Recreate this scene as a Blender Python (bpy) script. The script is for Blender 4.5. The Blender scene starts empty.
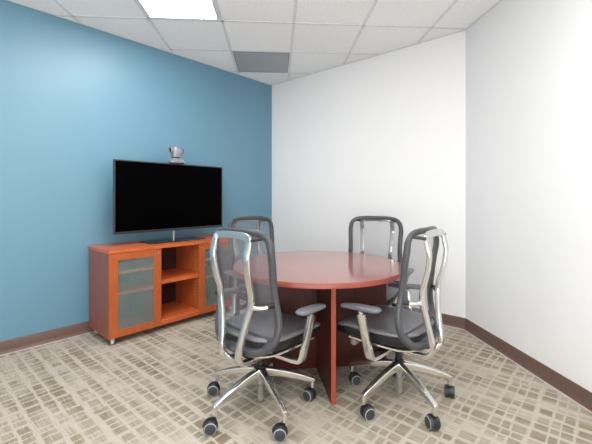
import bpy, bmesh, math, random
from mathutils import Vector, Matrix
random.seed(4)
S = bpy.context.scene
C = S.collection
PI = math.pi
R = math.radians

# ------------------------------------------------------------------ materials
class NT:
    def __init__(s, name):
        m = bpy.data.materials.new(name); m.use_nodes = True
        s.m = m; s.n = m.node_tree.nodes; s.l = m.node_tree.links
        s.b = s.n['Principled BSDF']; s.out = s.n['Material Output']
    def new(s, t, **kw):
        n = s.n.new(t)
        for k, v in kw.items(): setattr(n, k, v)
        return n
    def put(s, sock, v):
        if isinstance(v, bpy.types.NodeSocket): s.l.new(v, sock)
        else: sock.default_value = v
    def math(s, op, a, b=0.0, c=None):
        n = s.new('ShaderNodeMath', operation=op)
        s.put(n.inputs[0], a); s.put(n.inputs[1], b)
        if c is not None: s.put(n.inputs[2], c)
        return n.outputs[0]
    def coords(s, kind='Object', scale=(1,1,1), rot=(0,0,0)):
        tc = s.new('ShaderNodeTexCoord'); mp = s.new('ShaderNodeMapping')
        mp.inputs['Scale'].default_value = scale; mp.inputs['Rotation'].default_value = rot
        s.l.new(tc.outputs[kind], mp.inputs[0]); return mp.outputs[0]
    def noise(s, vec, scale=5, detail=3, rough=.5):
        n = s.new('ShaderNodeTexNoise'); s.put(n.inputs['Vector'], vec)
        n.inputs['Scale'].default_value = scale; n.inputs['Detail'].default_value = detail
        n.inputs['Roughness'].default_value = rough
        return n.outputs['Fac']
    def ramp(s, fac, stops):
        n = s.new('ShaderNodeValToRGB'); s.put(n.inputs[0], fac)
        e = n.color_ramp.elements
        while len(e) < len(stops): e.new(.5)
        for i, (p, c) in enumerate(stops):
            e[i].position = p; e[i].color = (*c, 1)
        return n.outputs[0]
    def mix(s, f, a, b):
        n = s.new('ShaderNodeMix', data_type='RGBA')
        s.put(n.inputs[0], f)
        s.put(n.inputs[6], a if isinstance(a, bpy.types.NodeSocket) else (*a, 1))
        s.put(n.inputs[7], b if isinstance(b, bpy.types.NodeSocket) else (*b, 1))
        return n.outputs[2]
    def bump(s, h, strength=.2, dist=.002):
        n = s.new('ShaderNodeBump'); s.put(n.inputs['Height'], h)
        n.inputs['Strength'].default_value = strength; n.inputs['Distance'].default_value = dist
        s.l.new(n.outputs[0], s.b.inputs['Normal'])

def lin(r, g, b):
    f = lambda v: (v/255/12.92 if v/255 <= .04045 else ((v/255+.055)/1.055)**2.4)
    return (f(r), f(g), f(b))

def simple(name, rgb, rough=.5, metal=0.0, spec=.5, var=.06, scale=30, coat=0):
    t = NT(name)
    c = lin(*rgb)
    n = t.noise(t.coords(), scale, 3)
    lo = tuple(v*(1-var) for v in c); hi = tuple(min(1, v*(1+var)) for v in c)
    t.put(t.b.inputs['Base Color'], t.ramp(n, [(.3, lo), (.7, hi)]))
    t.b.inputs['Roughness'].default_value = rough; t.b.inputs['Metallic'].default_value = metal
    t.b.inputs['Specular IOR Level'].default_value = spec
    if coat: t.b.inputs['Coat Weight'].default_value = coat; t.b.inputs['Coat Roughness'].default_value = .08
    return t.m

def paint(name, rgb, rough, spec=.5, bump=.12, coat=0, cr=.4):
    t = NT(name); co = t.coords()
    c = lin(*rgb)
    n = t.noise(co, 2.2, 2)
    t.put(t.b.inputs['Base Color'], t.ramp(n, [(.3, tuple(v*.985 for v in c)), (.7, c)]))
    t.b.inputs['Roughness'].default_value = rough
    t.b.inputs['Specular IOR Level'].default_value = spec
    t.b.inputs['Coat Weight'].default_value = coat; t.b.inputs['Coat Roughness'].default_value = cr
    t.bump(t.noise(co, 160, 3), bump, .002)
    return t.m

def wood(name, light, dark, scale, rough, spec=.5, coat=0.0, fine=1.0):
    t = NT(name); co = t.coords('Object', scale)
    n1 = t.noise(co, 6, 6, .6); n2 = t.noise(co, 30, 3, .6)
    f = t.math('ADD', t.math('MULTIPLY', n1, .65), t.math('MULTIPLY', n2, .35*fine))
    a, b = lin(*light), lin(*dark)
    mid = tuple((x+y)/2 for x, y in zip(a, b))
    t.put(t.b.inputs['Base Color'], t.ramp(f, [(.34, b), (.47, mid), (.62, a)]))
    t.b.inputs['Roughness'].default_value = rough
    t.b.inputs['Specular IOR Level'].default_value = spec
    t.b.inputs['Coat Weight'].default_value = coat; t.b.inputs['Coat Roughness'].default_value = .12
    return t.m

def carpet():
    t = NT('carpet_loop'); tc = t.new('ShaderNodeTexCoord')
    sep0 = t.new('ShaderNodeMapping'); sep0.inputs['Rotation'].default_value = (0, 0, -R(48.5))
    t.l.new(tc.outputs['Object'], sep0.inputs[0])
    wob = t.new('ShaderNodeTexNoise'); wob.inputs['Scale'].default_value = 14
    t.l.new(sep0.outputs[0], wob.inputs['Vector'])
    sx = t.new('ShaderNodeSeparateXYZ'); t.l.new(sep0.outputs[0], sx.inputs[0])
    w = t.math('MULTIPLY', t.math('SUBTRACT', wob.outputs['Fac'], .5), .006)
    U = t.math('ADD', sx.outputs[0], w); V = t.math('ADD', sx.outputs[1], w)
    PU, PV = .080, .063
    u = t.math('DIVIDE', U, PU)
    u = t.math('ADD', u, t.math('MULTIPLY', t.math('SINE', t.math('MULTIPLY', U, 31.0)), .14))
    u = t.math('ADD', u, t.math('MULTIPLY', t.math('SINE', t.math('MULTIPLY', U, 12.3)), .10))
    cu = t.math('FLOOR', u); fu = t.math('FRACT', u)
    wn = t.new('ShaderNodeTexWhiteNoise', noise_dimensions='1D'); t.put(wn.inputs['W'], cu)
    # every column of blocks has its own offset
    v = t.math('ADD', t.math('DIVIDE', V, PV), t.math('MULTIPLY', wn.outputs[0], .16))
    v = t.math('ADD', v, t.math('MULTIPLY', t.math('SINE', t.math('ADD', t.math('MULTIPLY', V, 29.0), t.math('MULTIPLY', wn.outputs[0], 1.2))), .24))
    cv = t.math('FLOOR', v); fv = t.math('FRACT', v)
    cb = t.new('ShaderNodeCombineXYZ'); t.put(cb.inputs[0], cu); t.put(cb.inputs[1], cv)
    wc = t.new('ShaderNodeTexWhiteNoise', noise_dimensions='2D'); t.l.new(cb.outputs[0], wc.inputs['Vector'])
    sep = t.new('ShaderNodeSeparateColor'); t.l.new(wc.outputs['Color'], sep.inputs[0])
    r1, r2, r3 = sep.outputs[0], sep.outputs[1], sep.outputs[2]
    def edge(f, g):       # 1 inside the block, 0 in the seam
        d = t.math('MINIMUM', f, t.math('SUBTRACT', 1.0, f))
        n = t.new('ShaderNodeMapRange'); n.interpolation_type = 'SMOOTHSTEP'
        t.put(n.inputs['Value'], d); t.put(n.inputs['From Min'], g)
        t.put(n.inputs['From Max'], t.math('ADD', g, .13))
        return n.outputs[0]
    gu = t.math('ADD', .02, t.math('MULTIPLY', r2, .10))
    gv = t.math('ADD', .00, t.math('MULTIPLY', r3, .09))
    inside = t.math('MULTIPLY', edge(fu, gu), edge(fv, gv))
    # patches stretched along the columns, lighter streaks of yarn across the blocks
    mp = t.new('ShaderNodeMapping'); mp.inputs['Scale'].default_value = (8, 2.2, 1); t.l.new(sep0.outputs[0], mp.inputs[0])
    patch = t.noise(mp.outputs[0], 1.0, 2)
    mp2 = t.new('ShaderNodeMapping'); mp2.inputs['Scale'].default_value = (210, 9, 1); t.l.new(sep0.outputs[0], mp2.inputs[0])
    streak = t.noise(mp2.outputs[0], 1.0, 3, .7)
    dark = t.math('ADD', t.math('MULTIPLY', r1, .38), t.math('MULTIPLY', t.math('SUBTRACT', patch, .36), 2.3))
    dark = t.math('MULTIPLY', dark, inside)
    dark = t.math('ADD', dark, t.math('MULTIPLY', t.math('SUBTRACT', streak, .5), 2.0))
    yarn = t.noise(t.coords('Object', (1,1,1)), 420, 2)
    dark = t.math('ADD', dark, t.math('MULTIPLY', t.math('SUBTRACT', yarn, .5), .9))
    n = t.new('ShaderNodeClamp'); t.put(n.inputs[0], dark)
    col = t.ramp(n.outputs[0], [(0, lin(188,180,167)), (.4, lin(164,154,138)), (1, lin(133,122,104))])
    t.put(t.b.inputs['Base Color'], col)
    t.b.inputs['Roughness'].default_value = .95; t.b.inputs['Specular IOR Level'].default_value = .1
    t.bump(yarn, .5, .004)
    return t.m

def tile_mat():
    t = NT('mineral_ceiling_tile'); co = t.coords()
    n = t.noise(co, 70, 4, .7)
    t.put(t.b.inputs['Base Color'], t.ramp(n, [(.33, lin(232,233,234)), (.5, lin(246,246,246))]))
    t.b.inputs['Roughness'].default_value = .9; t.b.inputs['Specular IOR Level'].default_value = .1
    t.bump(n, .25, .003)
    return t.m

def emit(name, rgb, strength):
    t = NT(name)
    n = t.noise(t.coords(), 40, 2)
    c = lin(*rgb)
    t.b.inputs['Base Color'].default_value = (.8,.8,.8,1)
    t.put(t.b.inputs['Emission Color'], t.ramp(n, [(0, tuple(v*.97 for v in c)), (1, c)]))
    t.b.inputs['Emission Strength'].default_value = strength
    return t.m

def mesh_fabric():
    t = NT('woven_mesh')
    co = t.coords('Object', (1,1,1))
    w1 = t.new('ShaderNodeTexWave', wave_type='BANDS', bands_direction='Z'); w1.inputs['Scale'].default_value = 60
    t.l.new(co, w1.inputs[0])
    f = t.math('ADD', .36, t.math('MULTIPLY', w1.outputs['Fac'], .05))
    t.b.inputs['Base Color'].default_value = (*lin(128,130,138), 1)
    t.b.inputs['Roughness'].default_value = .6
    tr = t.new('ShaderNodeBsdfTransparent'); mx = t.new('ShaderNodeMixShader')
    t.put(mx.inputs[0], f); t.l.new(tr.outputs[0], mx.inputs[1]); t.l.new(t.b.outputs[0], mx.inputs[2])
    t.l.new(mx.outputs[0], t.out.inputs['Surface'])
    return t.m

def frosted():
    t = NT('frosted_glass')
    n = t.noise(t.coords(), 8, 2)
    t.put(t.b.inputs['Base Color'], t.ramp(n, [(.3, lin(126,146,145)), (.7, lin(132,152,151))]))
    t.b.inputs['Roughness'].default_value = .5
    tr = t.new('ShaderNodeBsdfTransparent'); mx = t.new('ShaderNodeMixShader')
    gm = t.new('ShaderNodeNewGeometry')
    t.put(mx.inputs[0], t.math('MULTIPLY', t.math('SUBTRACT', 1.0, gm.outputs['Backfacing']), .50))
    t.l.new(tr.outputs[0], mx.inputs[1]); t.l.new(t.b.outputs[0], mx.inputs[2])
    t.l.new(mx.outputs[0], t.out.inputs['Surface'])
    return t.m

def grille_mat():
    t = NT('perforated_vent'); co = t.coords('Object', (1,1,1))
    v = t.new('ShaderNodeTexVoronoi'); v.inputs['Scale'].default_value = 60; t.l.new(co, v.inputs['Vector'])
    v.inputs['Randomness'].default_value = 0
    t.put(t.b.inputs['Base Color'], t.ramp(v.outputs['Distance'], [(.25, lin(130,132,138)), (.5, lin(176,178,183))]))
    t.b.inputs['Roughness'].default_value = .6
    return t.m

M = {}
M['white'] = paint('white_wall_paint', (238,239,240), .55, .3)
M['blue'] = paint('blue_wall_paint', (95,142,165), .5, .5, .10, coat=.9, cr=.42)
M['carpet'] = carpet()
M['tile'] = tile_mat()
M['tbar'] = simple('white_ceiling_metal', (222,223,225), .5)
M['base'] = simple('brown_vinyl_baseboard', (106,82,75), .42, var=.05, scale=8)
M['trimgap'] = simple('pale_carpet_edge', (200,192,190), .8)
M['lamp'] = emit('lit_diffuser', (255,254,252), 16)
M['grille'] = grille_mat()
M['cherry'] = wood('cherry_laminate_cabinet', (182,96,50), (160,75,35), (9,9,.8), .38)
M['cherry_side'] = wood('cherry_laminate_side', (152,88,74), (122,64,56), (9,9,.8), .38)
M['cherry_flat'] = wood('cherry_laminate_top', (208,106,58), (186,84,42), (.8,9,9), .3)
M['cherry_shaded'] = wood('shaded_cherry_interior', (66,30,22), (46,20,16), (.8,9,9), .5)  # back panel darkened: shade of the compartments put into its colour
M['table'] = wood('glossy_cherry_tabletop', (158,100,91), (132,78,71), (.6,14,8), .14, .6, .5)
M['rim'] = wood('cherry_edge_band', (152,74,58), (132,58,46), (1,1,12), .35)
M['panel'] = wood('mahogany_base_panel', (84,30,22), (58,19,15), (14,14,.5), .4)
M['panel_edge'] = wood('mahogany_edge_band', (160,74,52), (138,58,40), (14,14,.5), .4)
M['alu'] = simple('polished_aluminium', (222,221,218), .17, .95, .5, .03)
M['steel'] = simple('brushed_steel', (190,190,190), .3, .9)
M['dark'] = simple('charcoal_plastic', (67,68,72), .33)
M['gray'] = simple('grey_arm_pad', (102,104,111), .45)
M['black'] = simple('black_plastic', (24,24,27), .4)
M['seat'] = simple('seat_fabric_painted_sheen', (99,99,102), .36, spec=.7, scale=90, coat=.3)  # black fabric lightened to grey, its sheen put into the colour
M['mesh'] = mesh_fabric()
M['wheel'] = simple('dark_caster_tread', (52,55,60), .45)
M['wrim'] = simple('grey_caster_ring', (150,153,160), .35)
M['screen'] = simple('black_screen', (1,1,1), .25, spec=.02, var=0)
M['bezel'] = simple('dark_tv_bezel', (42,44,48), .3)
M['gloss'] = simple('black_glass', (14,14,16), .12)
M['silver'] = simple('silver_plastic', (140,143,150), .32, .35)
M['glass'] = frosted()
M['hole'] = simple('pin_hole', (240,208,190), .6)

# ------------------------------------------------------------------ mesh helpers
def finish(bm, name, mats, parent=None, loc=None, rot=None, angle=38, bevel=0, smooth=True):
    if bevel:
        es = [e for e in bm.edges if len(e.link_faces) == 2 and e.calc_face_angle(0) > R(30)]
        bmesh.ops.bevel(bm, geom=es, offset=bevel, segments=2, affect='EDGES', profile=.6)
    bmesh.ops.recalc_face_normals(bm, faces=bm.faces)
    for e in bm.edges:
        e.smooth = (len(e.link_faces) == 2 and e.calc_face_angle(0) < R(angle))
    for f in bm.faces: f.smooth = smooth
    me = bpy.data.meshes.new(name); bm.to_mesh(me); bm.free()
    if not isinstance(mats, (list, tuple)): mats = [mats]
    for m in mats: me.materials.append(m)
    o = bpy.data.objects.new(name, me); C.objects.link(o)
    if parent: o.parent = parent
    if loc: o.location = loc
    if rot: o.rotation_euler = rot
    return o

def box(bm, x0, x1, y0, y1, z0, z1, mat=0, M_=None):
    vs = [bm.verts.new((x, y, z)) for z in (z0, z1) for y in (y0, y1) for x in (x0, x1)]
    if M_:
        for v in vs: v.co = M_ @ v.co
    fs = []
    for f in ((0,2,3,1), (4,5,7,6), (0,1,5,4), (2,6,7,3), (0,4,6,2), (1,3,7,5)):
        fc = bm.faces.new([vs[i] for i in f]); fc.material_index = mat; fs.append(fc)
    return fs

def loft(bm, rings, closed=False, cap=True, mat=0):
    vr = [[bm.verts.new(p) for p in r] for r in rings]
    n = len(vr[0]); k = len(vr)
    for i in range(k if closed else k-1):
        a, b = vr[i], vr[(i+1) % k]
        for j in range(n):
            f = bm.faces.new((a[j], a[(j+1) % n], b[(j+1) % n], b[j])); f.material_index = mat
    if cap and not closed:
        for r in (vr[0], vr[-1]):
            f = bm.faces.new(r); f.material_index = mat
    return vr

def lathe(bm, prof, axis=Matrix(), n=24, mat=0):
    rings = [[axis @ Vector((r*math.cos(2*PI*i/n), r*math.sin(2*PI*i/n), z)) for i in range(n)] for r, z in prof]
    return loft(bm, rings, mat=mat)

def catmull(pts, sub=5, closed=False):
    P = [Vector(p) for p in pts]; out = []; n = len(P)
    rng = n if closed else n-1
    for i in range(rng):
        if closed: a, b, c, d = P[(i-1) % n], P[i], P[(i+1) % n], P[(i+2) % n]
        else: a, b, c, d = P[max(i-1, 0)], P[i], P[i+1], P[min(i+2, n-1)]
        for s in range(sub):
            t = s/sub
            out.append(.5*((2*b)+(c-a)*t+(2*a-5*b+4*c-d)*t*t+(3*b-a-3*c+d)*t**3))
    if not closed: out.append(P[-1])
    return out

def sweep(bm, pts, ref, wa, wb, closed=False, n=12, power=2.0, mat=0):
    """sweep a superellipse; wa half size across (tangent x ref), wb half size along the other axis. wa, wb number or f(t)."""
    ref = Vector(ref).normalized(); k = len(pts); rings = []
    for i, p in enumerate(pts):
        if closed: t = pts[(i+1) % k]-pts[(i-1) % k]
        else: t = pts[min(i+1, k-1)]-pts[max(i-1, 0)]
        t.normalize()
        a = t.cross(ref)
        if a.length < 1e-4: a = Vector((1,0,0))
        a.normalize(); b = a.cross(t).normalized()
        f = i/max(1, k-1)
        A = wa(f) if callable(wa) else wa; B = wb(f) if callable(wb) else wb
        ring = []
        for j in range(n):
            th = 2*PI*(j+.5)/n; c, s = math.cos(th), math.sin(th)
            ring.append(p + a*A*math.copysign(abs(c)**(2/power), c) + b*B*math.copysign(abs(s)**(2/power), s))
        rings.append(ring)
    return loft(bm, rings, closed=closed, mat=mat)

def empty(name, loc=(0,0,0), rz=0, label=None, cat=None, group=None, parent=None):
    o = bpy.data.objects.new(name, None); C.objects.link(o)
    o.location = loc; o.rotation_euler = (0, 0, rz); o.empty_display_size = .1
    if parent: o.parent = parent
    if label: o['label'] = label
    if cat: o['category'] = cat
    if group: o['group'] = group
    return o

def struct(o): o['kind'] = 'structure'; return o

# ------------------------------------------------------------------ room shell
H = 2.67
A = Vector((-.323, 4.763)); B = Vector((1.515, 3.187))
u = Vector((.670, .742)); nrm = Vector((.742, -.670))
L0 = A-u*4.35
W = Vector((L0.x, -1.6)); Rr = Vector((1.515+.1*(3.187+1.6), -1.6))
poly = [A, B, Rr, W, L0]

def slab(name, p, q, mat):
    d = (q-p).normalized(); out = Vector((-d.y, d.x))
    cen = sum(poly, Vector((0,0)))/5
    if (cen-p).dot(out) > 0: out = -out
    bm = bmesh.new(); th = .1
    ring = [p-d*.0, q+d*.0, q+out*th+d*.05, p+out*th-d*.05]
    loft(bm, [[(v.x, v.y, z) for v in ring] for z in (0, H)])
    return struct(finish(bm, name, mat))
slab('wall_left', L0, A, M['blue'])
slab('wall_back', A, B, M['white'])
slab('wall_right', B, Rr, M['white'])
slab('wall_front', Rr, W, M['white'])
slab('wall_side', W, L0, M['white'])
big = [(v.x, v.y) for v in poly]
cen = sum(poly, Vector((0,0)))/5
grow = [cen+(v-cen)*1.04 for v in poly]
bm = bmesh.new(); loft(bm, [[(v.x, v.y, z) for v in grow] for z in (-.1, 0)])
struct(finish(bm, 'floor', M['carpet'], smooth=False))

# baseboards
def baseboard(name, p, q):
    d = (q-p).normalized(); inn = Vector((-d.y, d.x))
    if (cen-p).dot(inn) < 0: inn = -inn
    prof = [(0, .0), (.020, .0), (.016, .006), (.0085, .016), (.007, .03), (.006, .092), (.004, .097), (0, .098)]
    bm = bmesh.new()
    loft(bm, [[(c.x+inn.x*o_, c.y+inn.y*o_, z) for o_, z in prof] for c in (p, q)])
    struct(finish(bm, name, M['base']))
    bm = bmesh.new()
    loft(bm, [[(c.x+inn.x*o_, c.y+inn.y*o_, z) for o_, z in [(.018,0),(.027,0),(.027,.003),(.018,.003)]] for c in (p, q)])
    return struct(finish(bm, 'trim_'+{'left':'1','back':'2','right':'3'}[name.split('_')[1]], M['trimgap']))
baseboard('baseboard_left', L0, A); baseboard('baseboard_back', A, B); baseboard('baseboard_right', B, Rr)

# ceiling with its grid of tee bars (bars inside the ceiling's own mesh)
bm = bmesh.new()
loft(bm, [[(v.x, v.y, z) for v in grow] for z in (H, H+.1)])
def gx(i): return -1.817+.606*i           # long lines at y = 2.70
gd = Vector((-.055, 1)); gc = Vector((1, .065))
def gpt(x, y):                              # grid coords -> world (x measured at y = 2.70)
    return Vector((x+gd.x*(y-2.70), y+gc.y*x))
def inside_clip(p, q):                      # clip a segment to the room polygon
    ts = [0, 1]; d = q-p; lo, hi = 0.0, 1.0
    for i in range(5):
        a, b = poly[i], poly[(i+1) % 5]; e = b-a; nn = Vector((-e.y, e.x))
        if (cen-a).dot(nn) < 0: nn = -nn
        num = (p-a).dot(nn); den = d.dot(nn)
        if abs(den) < 1e-9:
            if num < 0: return None
            continue
        t = -num/den
        if den > 0: lo = max(lo, t)
        else: hi = min(hi, t)
    return (p+d*lo, p+d*hi) if lo < hi else None
def tee(p, q, w=.012, z0=H-.004):
    s = inside_clip(p, q)
    if not s: return
    p, q = s; d = (q-p).normalized(); k = Vector((-d.y, d.x))*w
    loft(bm, [[(c.x-k.x, c.y-k.y, z0), (c.x+k.x, c.y+k.y, z0), (c.x+k.x, c.y+k.y, H+.01), (c.x-k.x, c.y-k.y, H+.01)] for c in (p, q)], mat=1)
for i in range(-3, 9): tee(gpt(gx(i), -3), gpt(gx(i), 6))
YS = [3.057+.61*k for k in range(-8, 4)]
for y in YS: tee(gpt(-4, y), gpt(4, y))
for i in range(5):                          # wall angle
    if i == 3: pass
    a, b = poly[i], poly[(i+1) % 5]; e = (b-a).normalized(); nn = Vector((-e.y, e.x))
    if (cen-a).dot(nn) < 0: nn = -nn
    loft(bm, [[(c.x, c.y, H-.003), (c.x+nn.x*.02, c.y+nn.y*.02, H-.003), (c.x+nn.x*.02, c.y+nn.y*.02, H+.01), (c.x, c.y, H+.01)] for c in (a, b)], mat=1)
struct(finish(bm, 'ceiling', [M['tile'], M['tbar']], smooth=False))

def ring_frame(bm, x0, x1, y0, y1, w, z0, z1):
    box(bm, x0, x1, y0, y0+w, z0, z1); box(bm, x0, x1, y1-w, y1, z0, z1)
    box(bm, x0, x0+w, y0+w, y1-w, z0, z1); box(bm, x1-w, x1, y0+w, y1-w, z0, z1)

def troffer(i, y0, y1, label):
    c = (gpt(gx(i), (y0+y1)/2)+gpt(gx(i+1), (y0+y1)/2))/2
    t = empty('ceiling_light', (c.x, c.y, H), R(3.4), label, 'ceiling light', None)
    hw, hl = .303-.012, (y1-y0)/2-.012
    bm = bmesh.new(); ring_frame(bm, -hw, hw, -hl, hl, .022, -.006, -.0002); finish(bm, 'frame', M['tbar'], t)
    bm = bmesh.new(); box(bm, -hw+.022, hw-.022, -hl+.022, hl-.022, -.0045, -.0004); finish(bm, 'diffuser', M['lamp'], t)
troffer(1, 1.837, 3.057, 'bright rectangular fluorescent ceiling light set in the white tile grid above the blue wall')
troffer(4, .007, 1.227, 'unseen ceiling light panel added to brighten the right half of the room')  # unseen panel, added to give the room more light
troffer(1, -.603, .617, 'unseen ceiling light panel added behind the view to brighten the left half')  # second added panel, also out of sight

c = (gpt(gx(2), 3.667+.305)+gpt(gx(3), 3.667+.305))/2
t = empty('ceiling_vent', (c.x, c.y, H), R(3.4), 'grey square perforated air vent set among the white ceiling tiles', 'vent')
bm = bmesh.new(); ring_frame(bm, -.291, .291, -.291, .291, .012, -.008, -.0002); finish(bm, 'frame', M['silver'], t)
bm = bmesh.new(); box(bm, -.279, .279, -.279, .279, -.005, -.0004); finish(bm, 'grille', M['grille'], t)

# ------------------------------------------------------------------ media cabinet (local x along wall, y into wall)
RZ = math.atan2(u.y, u.x)
F = Vector((-1.467, 2.801))
def cab_pt(x, y): return (F.x+u.x*x-nrm.x*y, F.y+u.y*x-nrm.y*y)
CW, CD, CT = 1.26, .445, .758
cab = empty('media_cabinet', (F.x, F.y, 0), RZ, 'orange cherry wood media cabinet with frosted glass doors, standing against the blue wall', 'cabinet')
z0, z1 = .055, CT-.026
d1, d2 = .4334, .812
def board(name, mat, *a):
    bm = bmesh.new(); box(bm, *a); return finish(bm, name, mat, cab, bevel=.001)
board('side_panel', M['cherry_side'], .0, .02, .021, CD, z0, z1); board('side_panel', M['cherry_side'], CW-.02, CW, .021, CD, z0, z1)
board('divider', M['cherry'], d1-.022, d1-.002, .022, CD-.008, z0, z1); board('divider', M['cherry'], d2+.0, d2+.02, .003, CD-.008, z0, z1)
bm = bmesh.new(); box(bm, .02, CW-.02, CD-.007, CD, z0, z1); finish(bm, 'back_panel', M['cherry_shaded'], cab)
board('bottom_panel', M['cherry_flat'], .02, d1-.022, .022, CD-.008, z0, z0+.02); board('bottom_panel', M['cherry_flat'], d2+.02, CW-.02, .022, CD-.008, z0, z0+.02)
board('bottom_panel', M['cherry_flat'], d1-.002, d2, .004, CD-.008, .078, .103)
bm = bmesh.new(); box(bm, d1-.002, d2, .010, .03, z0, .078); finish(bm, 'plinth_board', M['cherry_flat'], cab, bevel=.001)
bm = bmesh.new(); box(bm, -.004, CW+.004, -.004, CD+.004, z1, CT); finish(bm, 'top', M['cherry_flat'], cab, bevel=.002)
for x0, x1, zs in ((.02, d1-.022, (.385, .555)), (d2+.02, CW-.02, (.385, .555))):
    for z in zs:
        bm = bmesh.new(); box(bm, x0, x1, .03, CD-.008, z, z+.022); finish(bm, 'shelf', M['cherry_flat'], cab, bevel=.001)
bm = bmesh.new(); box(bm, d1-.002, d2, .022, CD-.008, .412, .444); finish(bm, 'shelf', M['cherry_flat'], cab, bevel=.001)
def door(x0, x1, lockside):
    bm = bmesh.new(); w = .067; zz0, zz1 = z0+.002, z1-.003
    box(bm, x0, x0+w, 0, .02, zz0, zz1); box(bm, x1-w, x1, 0, .02, zz0, zz1)
    box(bm, x0+w, x1-w, 0, .0195, zz1-w+.008, zz1); box(bm, x0+w, x1-w, 0, .0195, zz0, zz0+w-.008)
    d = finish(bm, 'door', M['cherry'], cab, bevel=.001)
    bm = bmesh.new(); box(bm, x0+w-.003, x1-w+.003, .008, .013, zz0+w-.011, zz1-w+.011)
    finish(bm, 'glass_panel', M['glass'], d)['label'] = 'frosted glass panel'
    bm = bmesh.new()
    lx = x1-.026 if lockside else x0+.026
    lathe(bm, [(.0001, -.004), (.006, -.004), (.0085, -.002), (.0085, .002)], Matrix.Translation((lx, 0, zz1-.034)) @ Matrix.Rotation(PI/2, 4, 'X') @ Matrix.Rotation(PI, 4, 'X'), 16)
    finish(bm, 'lock', M['silver'], d)
door(.001, d1-.001, True); door(d2+.021-.019, CW-.001, False)
for x in (.045, CW-.045):
    for y in (.05, CD-.05):
        bm = bmesh.new()
        lathe(bm, [(.031, 0), (.031, .006), (.019, .010), (.017, .014), (.017, .048), (.022, .05), (.022, .0555)], Matrix.Translation((x, y, 0)), 20)
        finish(bm, 'foot', M['steel'], cab)
for k in range(10):
    if k == 3: continue
for y in (.07, CD-.07):
    for k in range(16):
        z = .17+.032*k
        if .39 < z < .46: continue
        bm = bmesh.new()
        lathe(bm, [(.0001, .0), (.0038, .0), (.0038, .0015)], Matrix.Translation((d2-.0005, y, z)) @ Matrix.Rotation(-PI/2, 4, 'Y'), 8)
        finish(bm, 'shelf_pin', M['hole'], cab)

# ------------------------------------------------------------------ television
tx, ty = .684, .235
p = cab_pt(tx, ty)
tv = empty('television', (p[0], p[1], CT), RZ, 'wide black flat screen television standing on the cherry cabinet', 'television')
TW, T0, T1 = .56, .099, .745
bm = bmesh.new()
box(bm, -TW, TW, -.010, .018, T0, T1)
finish(bm, 'casing', M['bezel'], tv, bevel=.003)
bm = bmesh.new()
loft(bm, [[(-.48, .019, .15), (.48, .019, .15), (.48, .019, .70), (-.48, .019, .70)], [(-.36, .055, .2), (.36, .055, .2), (.36, .055, .6), (-.36, .055, .6)]])
finish(bm, 'rear_housing', M['black'], tv, bevel=.003)
bm = bmesh.new()
ring = [(-TW, T0), (TW, T0), (TW, T1), (-TW, T1)]
box(bm, -TW, TW, -.0125, -.0102, T1-.010, T1); box(bm, -TW, TW, -.014, -.0102, T0, T0+.022)
box(bm, -TW, -TW+.010, -.0125, -.0102, T0+.022, T1-.010); box(bm, TW-.010, TW, -.0125, -.0102, T0+.022, T1-.010)
finish(bm, 'bezel', M['bezel'], tv, bevel=.0008)
bm = bmesh.new(); box(bm, -TW+.0102, TW-.0102, -.0118, -.0103, T0+.0222, T1-.0102); finish(bm, 'screen', M['screen'], tv)
bm = bmesh.new(); sweep(bm, [Vector((-.005, .005, .012)), Vector((-.005, .005, .06)), Vector((-.005, .004, .115))], (0,1,0), .010, .013, power=4); finish(bm, 'neck', M['steel'], tv)
bm = bmesh.new()
pts = []
n = 40
for sc, z in ((1, 0), (1, .006), (.985, .010)):
    pts.append([(.29*sc*math.copysign(abs(math.cos(2*PI*(i+.5)/n))**.12, math.cos(2*PI*(i+.5)/n)), .118*sc*math.copysign(abs(math.sin(2*PI*(i+.5)/n))**.12, math.sin(2*PI*(i+.5)/n)), z) for i in range(n)])
loft(bm, pts); finish(bm, 'stand_base', M['gloss'], tv)

# ------------------------------------------------------------------ conference camera on the television
p = cab_pt(.706, ty)
vc = empty('conference_camera', (p[0], p[1], CT+T1), RZ-R(8), 'small silver swivelling video conference camera perched on top of the television', 'camera')
vc.scale = (.94, .94, 1.1)
bm = bmesh.new()
def rr(hx, hy, z, pw=5, n=28, cx=0, cy=0):
    o = []
    for i in range(n):
        th = 2*PI*(i+.5)/n; c_, s_ = math.cos(th), math.sin(th)
        o.append((cx+hx*math.copysign(abs(c_)**(2/pw), c_), cy+hy*math.copysign(abs(s_)**(2/pw), s_), z))
    return o
loft(bm, [rr(.070, .055, 0), rr(.070, .055, .008)]); finish(bm, 'foot_plate', M['black'], vc)
bm = bmesh.new(); loft(bm, [rr(.080, .062, .008), rr(.081, .063, .018), rr(.058, .048, .040), rr(.046, .040, .047)]); finish(bm, 'base', M['silver'], vc)
bm = bmesh.new(); lathe(bm, [(.044, .047), (.044, .056), (.036, .060)], n=24); finish(bm, 'swivel_ring', M['black'], vc)
bm = bmesh.new()
loft(bm, [rr(.040, .034, .058, 3), rr(.046, .038, .075, 3), rr(.048, .040, .11, 3), rr(.044, .038, .135, 2.6), rr(.030, .028, .150, 2.2), rr(.010, .010, .156, 2)])
finish(bm, 'housing', M['silver'], vc)
bm = bmesh.new()
ax = Matrix.Translation((-.028, -.008, .122)) @ Matrix.Rotation(-R(96), 4, 'Y') @ Matrix.Rotation(R(14), 4, 'X')
lathe(bm, [(.018, -.01), (.027, .006), (.028, .038), (.025, .046), (.021, .046), (.019, .04), (.0005, .04)], ax, 24)
lb = finish(bm, 'lens_barrel', M['silver'], vc)
bm = bmesh.new(); lathe(bm, [(.018, .0402), (.018, .0415), (.010, .044), (.0005, .0445)], ax, 20); finish(bm, 'lens', M['gloss'], lb)
bm = bmesh.new()
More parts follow.
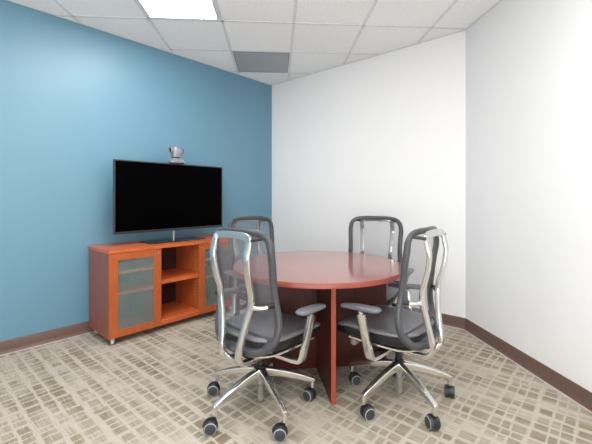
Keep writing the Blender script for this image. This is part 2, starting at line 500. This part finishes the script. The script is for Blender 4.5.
ax2 = Matrix.Translation((.034, -.004, .108)) @ Matrix.Rotation(R(84), 4, 'Y')
lathe(bm, [(.030, 0), (.030, .018), (.024, .028), (.0005, .03)], ax2, 20); finish(bm, 'side_cap', M['silver'], vc)
bm = bmesh.new()
lathe(bm, [(.024, .0285), (.020, .036), (.0005, .037)], ax2, 20); finish(bm, 'rear_connector', M['black'], vc)

# ------------------------------------------------------------------ round table
TC = Vector((.151, 2.47)); TR = .576; TZ = .72
tab = empty('round_table', (TC.x, TC.y, 0), R(-82.2), 'round glossy cherry wood meeting table on a crossed panel base, four chairs around it', 'table')
bm = bmesh.new()
loft(bm, [[(r_*math.cos(2*PI*k/128), r_*math.sin(2*PI*k/128), z) for k in range(128)] for r_, z in ((TR-.004, TZ-.0255), (TR-.0012, TZ-.0245), (TR-.0012, TZ-.002), (TR-.003, TZ))])
top = finish(bm, 'tabletop', M['table'], tab, angle=30)
top.rotation_euler = (0, 0, R(83.3-42))
bm = bmesh.new()
n = 128
prof = [(TR-.0008, TZ-.026), (TR+.0025, TZ-.028), (TR+.003, TZ-.004), (TR+.0005, TZ+.0004), (TR-.003, TZ+.0006), (TR-.003, TZ-.026)]
rings = [[(r_*math.cos(2*PI*i/n), r_*math.sin(2*PI*i/n), z) for r_, z in prof] for i in range(n)]
loft(bm, rings, closed=True); finish(bm, 'edge_band', M['rim'], top)
PL = .452; PS = .49
for k in range(2):
    bm = bmesh.new()
    if k == 0: box(bm, -PL, PL, -.0125, .0125, .004, TZ-.026)
    else:
        box(bm, -.0125, .0125, .0127, PS, .004, TZ-.026)
    if k == 1: box(bm, -.0125, .0125, -PS, -.0127, .004, TZ-.026)
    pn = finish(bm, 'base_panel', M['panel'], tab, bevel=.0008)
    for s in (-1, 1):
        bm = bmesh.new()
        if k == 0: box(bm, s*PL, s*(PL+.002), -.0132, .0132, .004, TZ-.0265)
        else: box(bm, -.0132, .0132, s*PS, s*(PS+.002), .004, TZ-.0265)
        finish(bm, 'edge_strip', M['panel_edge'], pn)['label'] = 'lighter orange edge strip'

# ------------------------------------------------------------------ mesh task chair. local +x forward, +y = chair's left, origin under the column
half = [(0, .998, -.168), (.10, .997, -.160), (.170, .986, -.150), (.206, .955, -.143), (.219, .90, -.140), (.216, .82, -.127),
        (.212, .74, -.117), (.216, .66, -.107), (.228, .59, -.100), (.235, .52, -.104), (.224, .462, -.120), (.182, .415, -.145), (.11, .388, -.165), (0, .380, -.172)]
CACHE = {}
def cobj(key, name, build, mats, parent, **kw):
    """first use builds the mesh, later ones share it"""
    if key not in CACHE:
        bm = bmesh.new(); build(bm)
        o = finish(bm, name, mats, None, **kw); CACHE[key] = o.data
    else:
        o = bpy.data.objects.new(name, CACHE[key]); C.objects.link(o)
    o.parent = parent
    return o

def outline(sub=5):
    right = [Vector((p_, -x, z)) for x, z, p_ in half]
    left = [Vector((p_, x, z)) for x, z, p_ in half[1:-1]][::-1]
    return catmull(right+left, sub, closed=True)

def b_frame(bm):
    pts = outline(6); k = len(pts)
    def wa(f):           # in-plane half width
        z = pts[int(round(f*(k-1)))].z
        return .0185 + .002*max(0, min(1, (.52-z)/.15)) - .002*max(0, min(1, (z-.9)/.08))
    def wb(f):
        z = pts[int(round(f*(k-1)))].z
        return .0165 - .005*max(0, min(1, (z-.93)/.06))
    sweep(bm, pts, (1,0,0), wa, wb, closed=True, n=14, power=2.6)

def b_mesh(bm, solid=False):
    hp = catmull([(p_, x, z) for x, z, p_ in half], 5)
    rows = []
    for v in hp:
        bulge = .030 if v.z > .75 else .030-.012*min(1, (.75-v.z)/.15)
        row = []
        m = 17
        for j in range(m):
            s = -1+2*j/(m-1)
            row.append(Vector((v.x - bulge*(1-s*s)*min(1, v.y/.12), v.y*s, v.z)))
        rows.append(row)
    for i in range(len(rows)-1):
        zc = (rows[i][0].z+rows[i+1][0].z)/2
        if solid != (zc < .474): continue
        for j in range(len(rows[0])-1):
            q = [rows[i][j], rows[i][j+1], rows[i+1][j+1], rows[i+1][j]]
            try: bm.faces.new([bm.verts.new(c_) for c_ in q])
            except ValueError: pass
    bmesh.ops.remove_doubles(bm, verts=bm.verts, dist=.0005)
    bmesh.ops.dissolve_degenerate(bm, edges=bm.edges, dist=.0005)
    if solid:
        bmesh.ops.recalc_face_normals(bm, faces=bm.faces)
        r_ = bmesh.ops.extrude_face_region(bm, geom=bm.faces[:])
        for v in r_['geom']:
            if isinstance(v, bmesh.types.BMVert): v.co.x += .012

UP = [(-.214, .134, .93), (-.224, .134, .885), (-.218, .131, .82), (-.200, .126, .74), (-.186, .123, .70), (-.182, .120, .635), (-.190, .100, .56),
      (-.206, .078, .46), (-.216, .068, .40), (-.214, .063, .355), (-.186, .058, .326), (-.13, .050, .316), (-.07, .042, .312), (.0, .038, .318)]
def b_support(bm):
    for s in (1, -1):
        pts = catmull([(a, b*s, c_) for a, b, c_ in UP], 5)
        sweep(bm, pts, (0,1,0), lambda f: .0095+.005*f, lambda f: .0195+.003*math.exp(-((f-.47)/.12)**2)-.003*(1-abs(2*f-1)), n=20, power=6)
        # ear that arches out to the frame at the waist
        e = catmull([(-.188, s*.112, .605), (-.182, s*.135, .625), (-.165, s*.165, .625), (-.140, s*.192, .630), (-.118, s*.214, .640)], 5)
        sweep(bm, e, (1,0,0), lambda f: .013-.005*f, .007, n=12, power=4)
    # inverted U at the top
    arch = [(-.219, .134, .90), (-.212, .134, .945), (-.206, .128, .968), (-.203, .108, .978), (-.202, .06, .983), (-.202, 0, .984)]
    pts = catmull(arch+[(a, -b, c_) for a, b, c_ in arch[:-1]][::-1], 6)
    sweep(bm, pts, (1,0,0), .0195, .0078, n=20, power=6)
    # bottom yoke between the uprights
    pts = catmull([(-.206, -.062, .362), (-.200, -.035, .342), (-.197, 0, .336), (-.200, .035, .342), (-.206, .062, .362)], 4)
    sweep(bm, pts, (1,0,0), .012, .010, n=12, power=4)

def b_clip(bm, s, top):
    if top: sweep(bm, [Vector((-.212, s*.146, .965)), Vector((-.150, s*.178, .974))], (0,0,1), .010, .009, n=10, power=4)
    else: sweep(bm, [Vector((-.145, s*.200, .636)), Vector((-.112, s*.216, .640))], (0,0,1), .013, .012, n=10, power=4)

def seat_ring(sx, z, front=0, n=48, cx=.086, hx=.256, hy=.235):
    o = []
    for i in range(n):
        th = 2*PI*(i+.5)/n; c_, s_ = math.cos(th), math.sin(th)
        x = (hx*sx)*math.copysign(abs(c_)**(2/3.6), c_); y = (hy*sx)*math.copysign(abs(s_)**(2/3.6), s_)
        y *= (1+.05*(x/hx))
        zz = z
        if x > .10: zz -= front*((x-.10)/.145)**2
        if x < -.15: zz += .008*((-x-.15)/.1)
        zz += .010*(abs(y)/hy)**2
        o.append((cx+x, y, zz))
    return o
def b_seat(bm):
    loft(bm, [seat_ring(.95, .432, .030), seat_ring(.99, .434, .031), seat_ring(1.0, .441, .032), seat_ring(.985, .450, .034),
              seat_ring(.93, .455, .034), seat_ring(.80, .453, .03), seat_ring(.55, .446, .018), seat_ring(.25, .442, .0), seat_ring(.05, .441, 0)])
def b_pan(bm):
    loft(bm, [seat_ring(.55, .372, .0), seat_ring(.84, .376, .010), seat_ring(.955, .388, .020), seat_ring(.992, .412, .028), seat_ring(.992, .432, .031), seat_ring(.90, .433, .031)])
def b_mech(bm):
    M0 = Matrix.Translation((0, 0, 0))
    loft(bm, [rr(.085, .045, .290, 4, cx=.015), rr(.120, .062, .305, 4, cx=.02), rr(.135, .070, .345, 4, cx=.03), rr(.135, .070, .374, 4, cx=.03)])
def b_rail(bm, s):
        pts = catmull([(-.15, s*.10, .365), (-.08, s*.16, .362), (.05, s*.205, .378), (.20, s*.215, .386)], 5)
        sweep(bm, pts, (0,0,1), .012, .007, n=10, power=4)
def b_knob(bm):
    a = Matrix.Translation((.19, 0, .348)) @ Matrix.Rotation(-PI/2, 4, 'X')
    lathe(bm, [(.006, .06), (.006, .155), (.018, .157), (.021, .163), (.021, .188), (.017, .196), (.0005, .197)], a, 18)
def b_lever(bm):
    a = Matrix.Translation((.16, 0, .345)) @ Matrix.Rotation(PI/2, 4, 'X')
    lathe(bm, [(.005, .06), (.005, .16), (.010, .163), (.012, .20), (.009, .215), (.0005, .216)], a, 14)
def b_post(bm, s):
    path = [(.02, .05, .335), (.025, .10, .322), (.035, .18, .316), (.042, .235, .316), (.045, .258, .322), (.048, .267, .342), (.055, .275, .39), (.064, .284, .45), (.074, .294, .52), (.079, .299, .556)]
    pts = catmull([(a, b*s, c_) for a, b, c_ in path], 5)
    sweep(bm, pts, (1,0,0), lambda f: .0125-.001*f, lambda f: .0265-.003*f, n=14, power=5)
    # slimmer inner tube under the pad
    sweep(bm, [Vector((.079, s*.298, .55)), Vector((.081, s*.299, .585))], (1,0,0), .008, .013, n=12, power=4)
def b_pad(bm, s):
    rings = []
    for k, (sc, z) in enumerate(((.88, .584), (.97, .586), (1.0, .592), (.985, .600), (.90, .605), (.5, .607), (.1, .607))):
        ring = []
        for i in range(36):
            th = 2*PI*(i+.5)/36; c_, s_ = math.cos(th), math.sin(th)
            x = .124*sc*math.copysign(abs(c_)**(2/3.2), c_); y = .033*sc*math.copysign(abs(s_)**(2/3.2), s_)
            y *= (1-.27*x/.13)
            zz = z - .002 - .008*max(0, x/.13)**2*1.0 - .006*(x/.13)
            v = Matrix.Rotation(R(-4*s), 4, 'Z') @ Vector((x, y, 0))
            ring.append((v.x+.085, v.y+s*.300, zz))
        rings.append(ring)
    loft(bm, rings)
def b_bracket(bm, s):
    sweep(bm, [Vector((.06, s*.300, .575)), Vector((.10, s*.300, .584)), Vector((.15, s*.300, .589))], (0,0,1), .018, .004, n=10, power=4)

def b_column(bm):
    lathe(bm, [(.0005, .046), (.016, .046), (.0195, .050), (.0195, .118), (.0215, .121), (.0215, .132), (.0165, .135), (.0165, .225), (.0165, .30), (.0005, .30)], n=24)
def b_collar(bm):
    lathe(bm, [(.017, .224), (.026, .225), (.026, .236), (.020, .242), (.020, .275), (.032, .290), (.017, .290)], n=24)
def b_hub(bm):
    lathe(bm, [(.0168, .165), (.028, .165), (.034, .178), (.038, .214), (.034, .223), (.0168, .224)], n=30)
def b_leg(bm):
    pts = catmull([(.028, 0, .203), (.08, 0, .194), (.16, 0, .174), (.24, 0, .149), (.290, 0, .131), (.3085, 0, .124)], 5)
    sweep(bm, pts, (0,1,0), lambda f: .0235-.0125*f, lambda f: .020-.008*f, n=20, power=5)
    lathe(bm, [(.0115, .083), (.0125, .086), (.0125, .122), (.0095, .130), (.0005, .131)], Matrix.Translation((.300, 0, 0)), 16)
def b_hood(bm):
    # stem + curved fender between the wheels
    lathe(bm, [(.0055, .05), (.0055, .085), (.0005, .085)], n=12)
    pts = [Vector((-.022+.037*math.cos(a), 0, .034+.037*math.sin(a))) for a in [R(x) for x in range(-10, 175, 15)]]
    sweep(bm, pts, (0,1,0), .0022, .0115, n=10, power=4)
    box(bm, -.034, .006, -.004, .004, .026, .068)
def b_wheel(bm, s):
    a = Matrix.Translation((-.022, s*.006, .034)) @ Matrix.Rotation(-s*PI/2, 4, 'X')
    lathe(bm, [(.0005, 0), (.031, 0), (.034, .003), (.034, .017), (.0315, .0205)], a, 28)
    lathe(bm, [(.0316, .0205), (.029, .0225), (.0270, .0222)], a, 28, mat=1)
    lathe(bm, [(.0270, .0222), (.024, .0235), (.0005, .0250)], a, 28, mat=2)

def make_chair(loc, ang, base_ang, label, yaws):
    g = None
    t = empty('office_chair', (loc[0], loc[1], 0), ang, label, 'chair', 'mesh office chairs around the round table')
    cobj('frame', 'back_frame', b_frame, M['dark'], t)
    cobj('mesh', 'mesh_back', lambda b: b_mesh(b), M['mesh'], t, angle=80)
    cobj('shell', 'lower_back_shell', lambda b: b_mesh(b, True), M['dark'], t, angle=60)
    sup = cobj('sup', 'back_support', b_support, M['alu'], t); sup['label'] = 'polished aluminium back support'
    for s in (1, -1):
        for k in (0, 1): cobj('clip%d%d' % (s, k), 'clip', lambda b: b_clip(b, s, k), M['black'], sup)
    cobj('seat', 'seat', b_seat, M['seat'], t, angle=60)
    cobj('pan', 'seat_pan', b_pan, M['black'], t, angle=60)
    me = cobj('mech', 'tilt_mechanism', b_mech, M['black'], t)
    for s in (1, -1): cobj('rail%d' % s, 'seat_rail', lambda b: b_rail(b, s), M['alu'], t)
    cobj('knob', 'tension_knob', b_knob, [M['steel']], me); cobj('lever', 'height_lever', b_lever, M['black'], me)
    for s in (1, -1):
        po = cobj('post%d' % s, 'armrest', lambda b: b_post(b, s), M['alu'], t)
        cobj('pad%d' % s, 'arm_pad', lambda b: b_pad(b, s), M['gray'], po, angle=60)
        cobj('brk%d' % s, 'pad_bracket', lambda b: b_bracket(b, s), M['black'], po)
    cobj('col', 'gas_column', b_column, M['steel'], t)
    cobj('collar', 'collar', b_collar, M['black'], t)
    cobj('hub', 'base_hub', b_hub, M['alu'], t)
    for k in range(5):
        a = base_ang-ang+2*PI*k/5
        l = cobj('leg', 'base_leg', b_leg, M['alu'], t); l.rotation_euler = (0, 0, a)
        h = cobj('hood', 'caster', b_hood, M['black'], t)
        h.location = (.300*math.cos(a), .300*math.sin(a), 0); h.rotation_euler = (0, 0, yaws[k]-ang)
        for s in (1, -1):
            cobj('wheel%d' % s, 'wheel', lambda b: b_wheel(b, s), [M['wheel'], M['wrim'], M['wheel']], h)
    return t

make_chair((-.20, 2.005), R(50), R(82.5), 'grey mesh office chair seen from behind, in front of the cabinet, left of the table', [R(x) for x in (20, 5, 12, 2, -40)])
make_chair((.5985, 2.078), R(140), R(73.6), 'grey mesh office chair right of the table, its back towards the white right wall', [R(x) for x in (60, -170, -160, -80, -112)])
make_chair((.631, 2.985), R(-115), R(20), 'grey mesh office chair behind the table, its back against the white wall', [R(x) for x in (60, 110, 30, 80, 120)])
make_chair((-.29, 2.97), R(-48), R(50), 'grey mesh office chair behind the table, by the blue wall, half hidden by another chair', [R(x) for x in (60, 110, 30, 80, 120)])

# ------------------------------------------------------------------ unseen area light added behind the viewer to brighten ceiling and room
ld = bpy.data.lights.new('rear_fill', 'AREA'); ld.shape = 'RECTANGLE'; ld.size = 3.2; ld.size_y = 1.6
ld.energy = 112; ld.color = (1, .99, .97)
lo_ = bpy.data.objects.new('rear_fill', ld); C.objects.link(lo_)
lo_.location = (-.4, -1.5, .95); lo_.rotation_euler = (R(90+44), 0, 0)

# ------------------------------------------------------------------ camera, world
cam = bpy.data.cameras.new('camera'); co = bpy.data.objects.new('camera', cam); C.objects.link(co)
co.location = (0, 0, 1.18); co.rotation_euler = (PI/2, 0, 0)
cam.sensor_width = 36; cam.lens = 36*357/592; cam.shift_y = -25/592; cam.shift_x = 0
cam.clip_start = .02
S.camera = co
w = bpy.data.worlds.new('world'); S.world = w; w.use_nodes = True
w.node_tree.nodes['Background'].inputs[0].default_value = (.8,.85,.9,1)
w.node_tree.nodes['Background'].inputs[1].default_value = .5
S.view_settings.view_transform = 'Standard'; S.view_settings.look = 'None'; S.view_settings.gamma = 1
S.view_settings.exposure = .12
